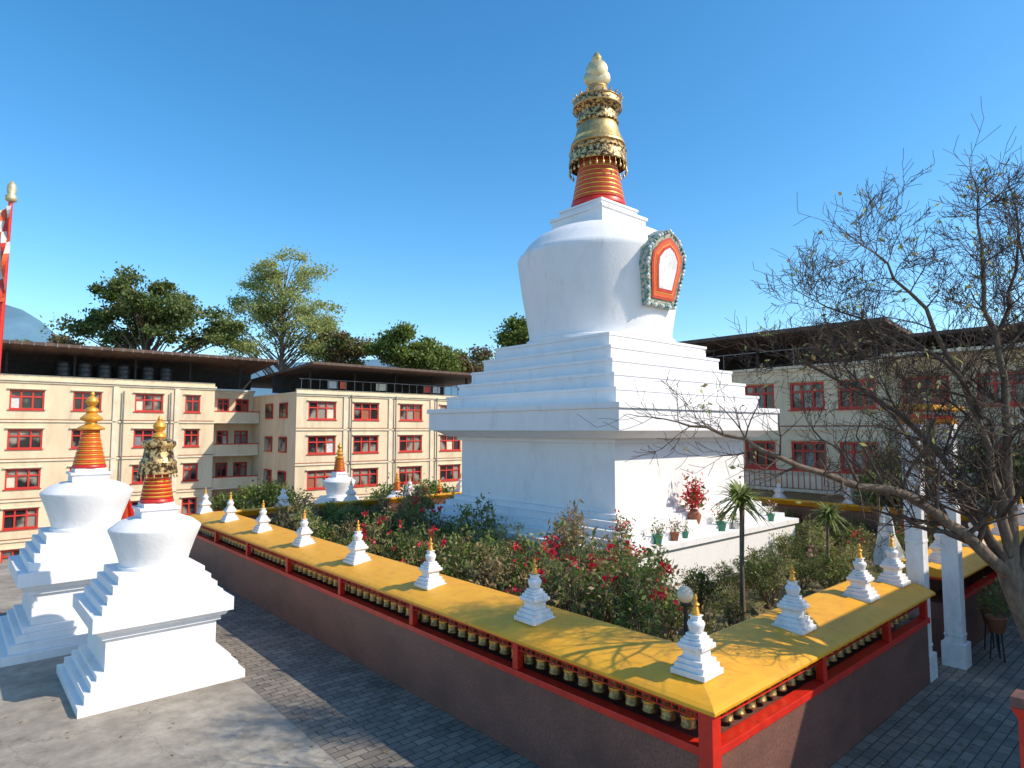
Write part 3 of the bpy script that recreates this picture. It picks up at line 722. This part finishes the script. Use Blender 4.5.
# ------------------------------------------------------------ bare tree (right)
random.seed(11)
mb=MB(); lv=[]
def grow(p,d,L,r,lev):
    n=4 if lev<3 else 3
    pts=[p];rs=[r]; q=p.copy(); dd=d.copy(); kids=[]
    for i in range(n):
        dd=(dd+Vector((random.gauss(0,.14),random.gauss(0,.14),random.gauss(.05,.11)))).normalized()
        q=q+dd*L/n; pts.append(q.copy()); rs.append(max(.0036,r*(1-.6*(i+1)/n)))
        if lev<4: kids.append((q.copy(),dd.copy(),rs[-1]))
    mb.tube(pts,rs,'twig',5 if r>.02 else 3)
    if lev>=3 and random.random()<.035:
        for _ in range(random.randint(1,2)): lv.append(tuple(pts[-1]+Vector((random.gauss(0,.02),)*3)))
    for (k,kd,kr) in kids:
        for _ in range(1 if random.random()<.75 else 2):
            if lev>=3 and random.random()<.3: continue
            side=Vector((random.gauss(0,1),random.gauss(0,1),random.gauss(.25,.7)))
            side=(side-kd*side.dot(kd)).normalized()
            nd=(kd*.75+side*.75).normalized()
            grow(k,nd,L*random.uniform(.5,.72),max(.0042,kr*.62),lev+1)
def limb(pts,r0,r1,kidL=1.15,start=1,dens=2):
    P=[Vector(p) for p in pts]; out=[]
    for i in range(len(P)-1):
        p0=P[max(i-1,0)];p1=P[i];p2=P[i+1];p3=P[min(i+2,len(P)-1)]
        for t in (0,.25,.5,.75):
            out.append(.5*((2*p1)+(p2-p0)*t+(2*p0-5*p1+4*p2-p3)*t*t+(3*p1-p0-3*p2+p3)*t**3)+Vector((random.gauss(0,.02),random.gauss(0,.02),random.gauss(0,.02))))
    out.append(P[-1]); n=len(out); rs=[r0+(r1-r0)*(i/(n-1))**.8 for i in range(n)]
    mb.tube(out,rs,'bark' if r0>.08 else 'twig',9)
    for i in range(start*3,n):
        d=(out[i]-out[i-1]).normalized()
        for _ in range(dens if random.random()<.6 else 1):
            side=Vector((random.gauss(-.15,1),random.gauss(0,1),random.gauss(.35,.7))); side=(side-d*side.dot(d)).normalized()
            f=1-.4*i/n
            grow(out[i],(d*.6+side*.8).normalized(),kidL*random.uniform(.6,1.1)*f,max(.007,rs[i]*.5),1 if kidL>1 else 2)
    grow(out[-1],(out[-1]-out[-2]).normalized(),kidL*.7,r1,2)
fork=(6.95,9,2.95)
mb.tube([(7.75,9.05,-.1),(7.65,9.05,.3),(7.5,9.0,1.2),(7.25,9.0,2.1),fork,(6.85,8.98,3.25)],[.27,.2,.175,.165,.16,.12],'bark',14)
limb([fork,(6.2,8.8,3.57),(5.3,8.7,4.12),(4.1,8.5,4.4),(3.0,8.3,4.87),(2.2,8.4,5.1)],.10,.012,.98)
limb([fork,(6.5,8.9,3.75),(6.0,9.2,4.85),(5.1,9.3,5.6),(4.2,9.6,6.1)],.08,.012,1.1)
limb([fork,(6.75,8.9,4.04),(6.5,9.0,5.42),(5.9,9.0,6.7),(5.2,8.9,7.5)],.085,.012,1.15,dens=2)
limb([fork,(7.0,9.0,4.3),(6.9,8.9,5.7),(6.7,8.9,7.0),(6.6,8.8,8.1)],.09,.012,1.1,dens=2)
limb([fork,(7.6,9.1,4.4),(7.8,9.2,6.2),(7.5,9.2,7.7)],.08,.012,1.1)
limb([fork,(6.9,10,4),(6.6,11,5.2),(6.3,12,6.2)],.07,.012,1.1)
limb([(6.6,8.95,5.2),(6.1,8.9,6.0),(5.3,9.2,6.5),(4.6,9.4,6.9)],.04,.010,1.05)
limb([(6.2,8.8,3.57),(5.6,8.9,3.7),(5.0,9.1,4.4),(4.4,9.3,5.0)],.04,.010,.98)
limb([(6.8,8.9,6.2),(7.2,9.0,7.0),(7.4,9.1,8.2)],.04,.010,1.1)
mb.leaves(lv,.08,'leafl',.5); mb.leaves([tuple(Vector(p)+Vector((.03,0,.02))) for p in lv[::2]],.09,'leafdry',.5)
o=mb.obj('bare_tree')
print('bare tree faces',len(mb.f),'plants',cnt)

# ------------------------------------------------------------ world, sun, camera
w=bpy.data.worlds.new('World'); scene.world=w; w.use_nodes=True
nt=w.node_tree; bg=nt.nodes['Background']; sky=nt.nodes.new('ShaderNodeTexSky'); sky.sky_type='NISHITA'
EL=math.radians(39); AZ=math.radians(104)
sky.sun_disc=False; sky.sun_elevation=EL; sky.sun_rotation=AZ; sky.altitude=500; sky.air_density=1.0; sky.dust_density=.8; sky.ozone_density=2.3
hs=nt.nodes.new('ShaderNodeHueSaturation'); hs.inputs['Hue'].default_value=.493; hs.inputs['Saturation'].default_value=1.32; hs.inputs['Value'].default_value=1.6
nt.links.new(sky.outputs[0],hs.inputs['Color']); nt.links.new(hs.outputs[0],bg.inputs[0]); bg.inputs[1].default_value=.15
l=bpy.data.lights.new('sun','SUN'); l.energy=5.0; l.angle=math.radians(.5); l.color=(1,.90,.75)
lo=bpy.data.objects.new('sun',l); scene.collection.objects.link(lo)
S_=Vector((math.sin(AZ)*math.cos(EL),math.cos(AZ)*math.cos(EL),math.sin(EL)))
lo.rotation_euler=(-S_).to_track_quat('-Z','Y').to_euler(); lo.location=(20,0,30)
cam=bpy.data.cameras.new('camera'); co=bpy.data.objects.new('camera',cam); scene.collection.objects.link(co)
co.location=(0,0,5); co.rotation_euler=(math.radians(90+4.14),0,0); cam.lens=22.32; cam.sensor_width=36; cam.clip_end=6000
scene.camera=co
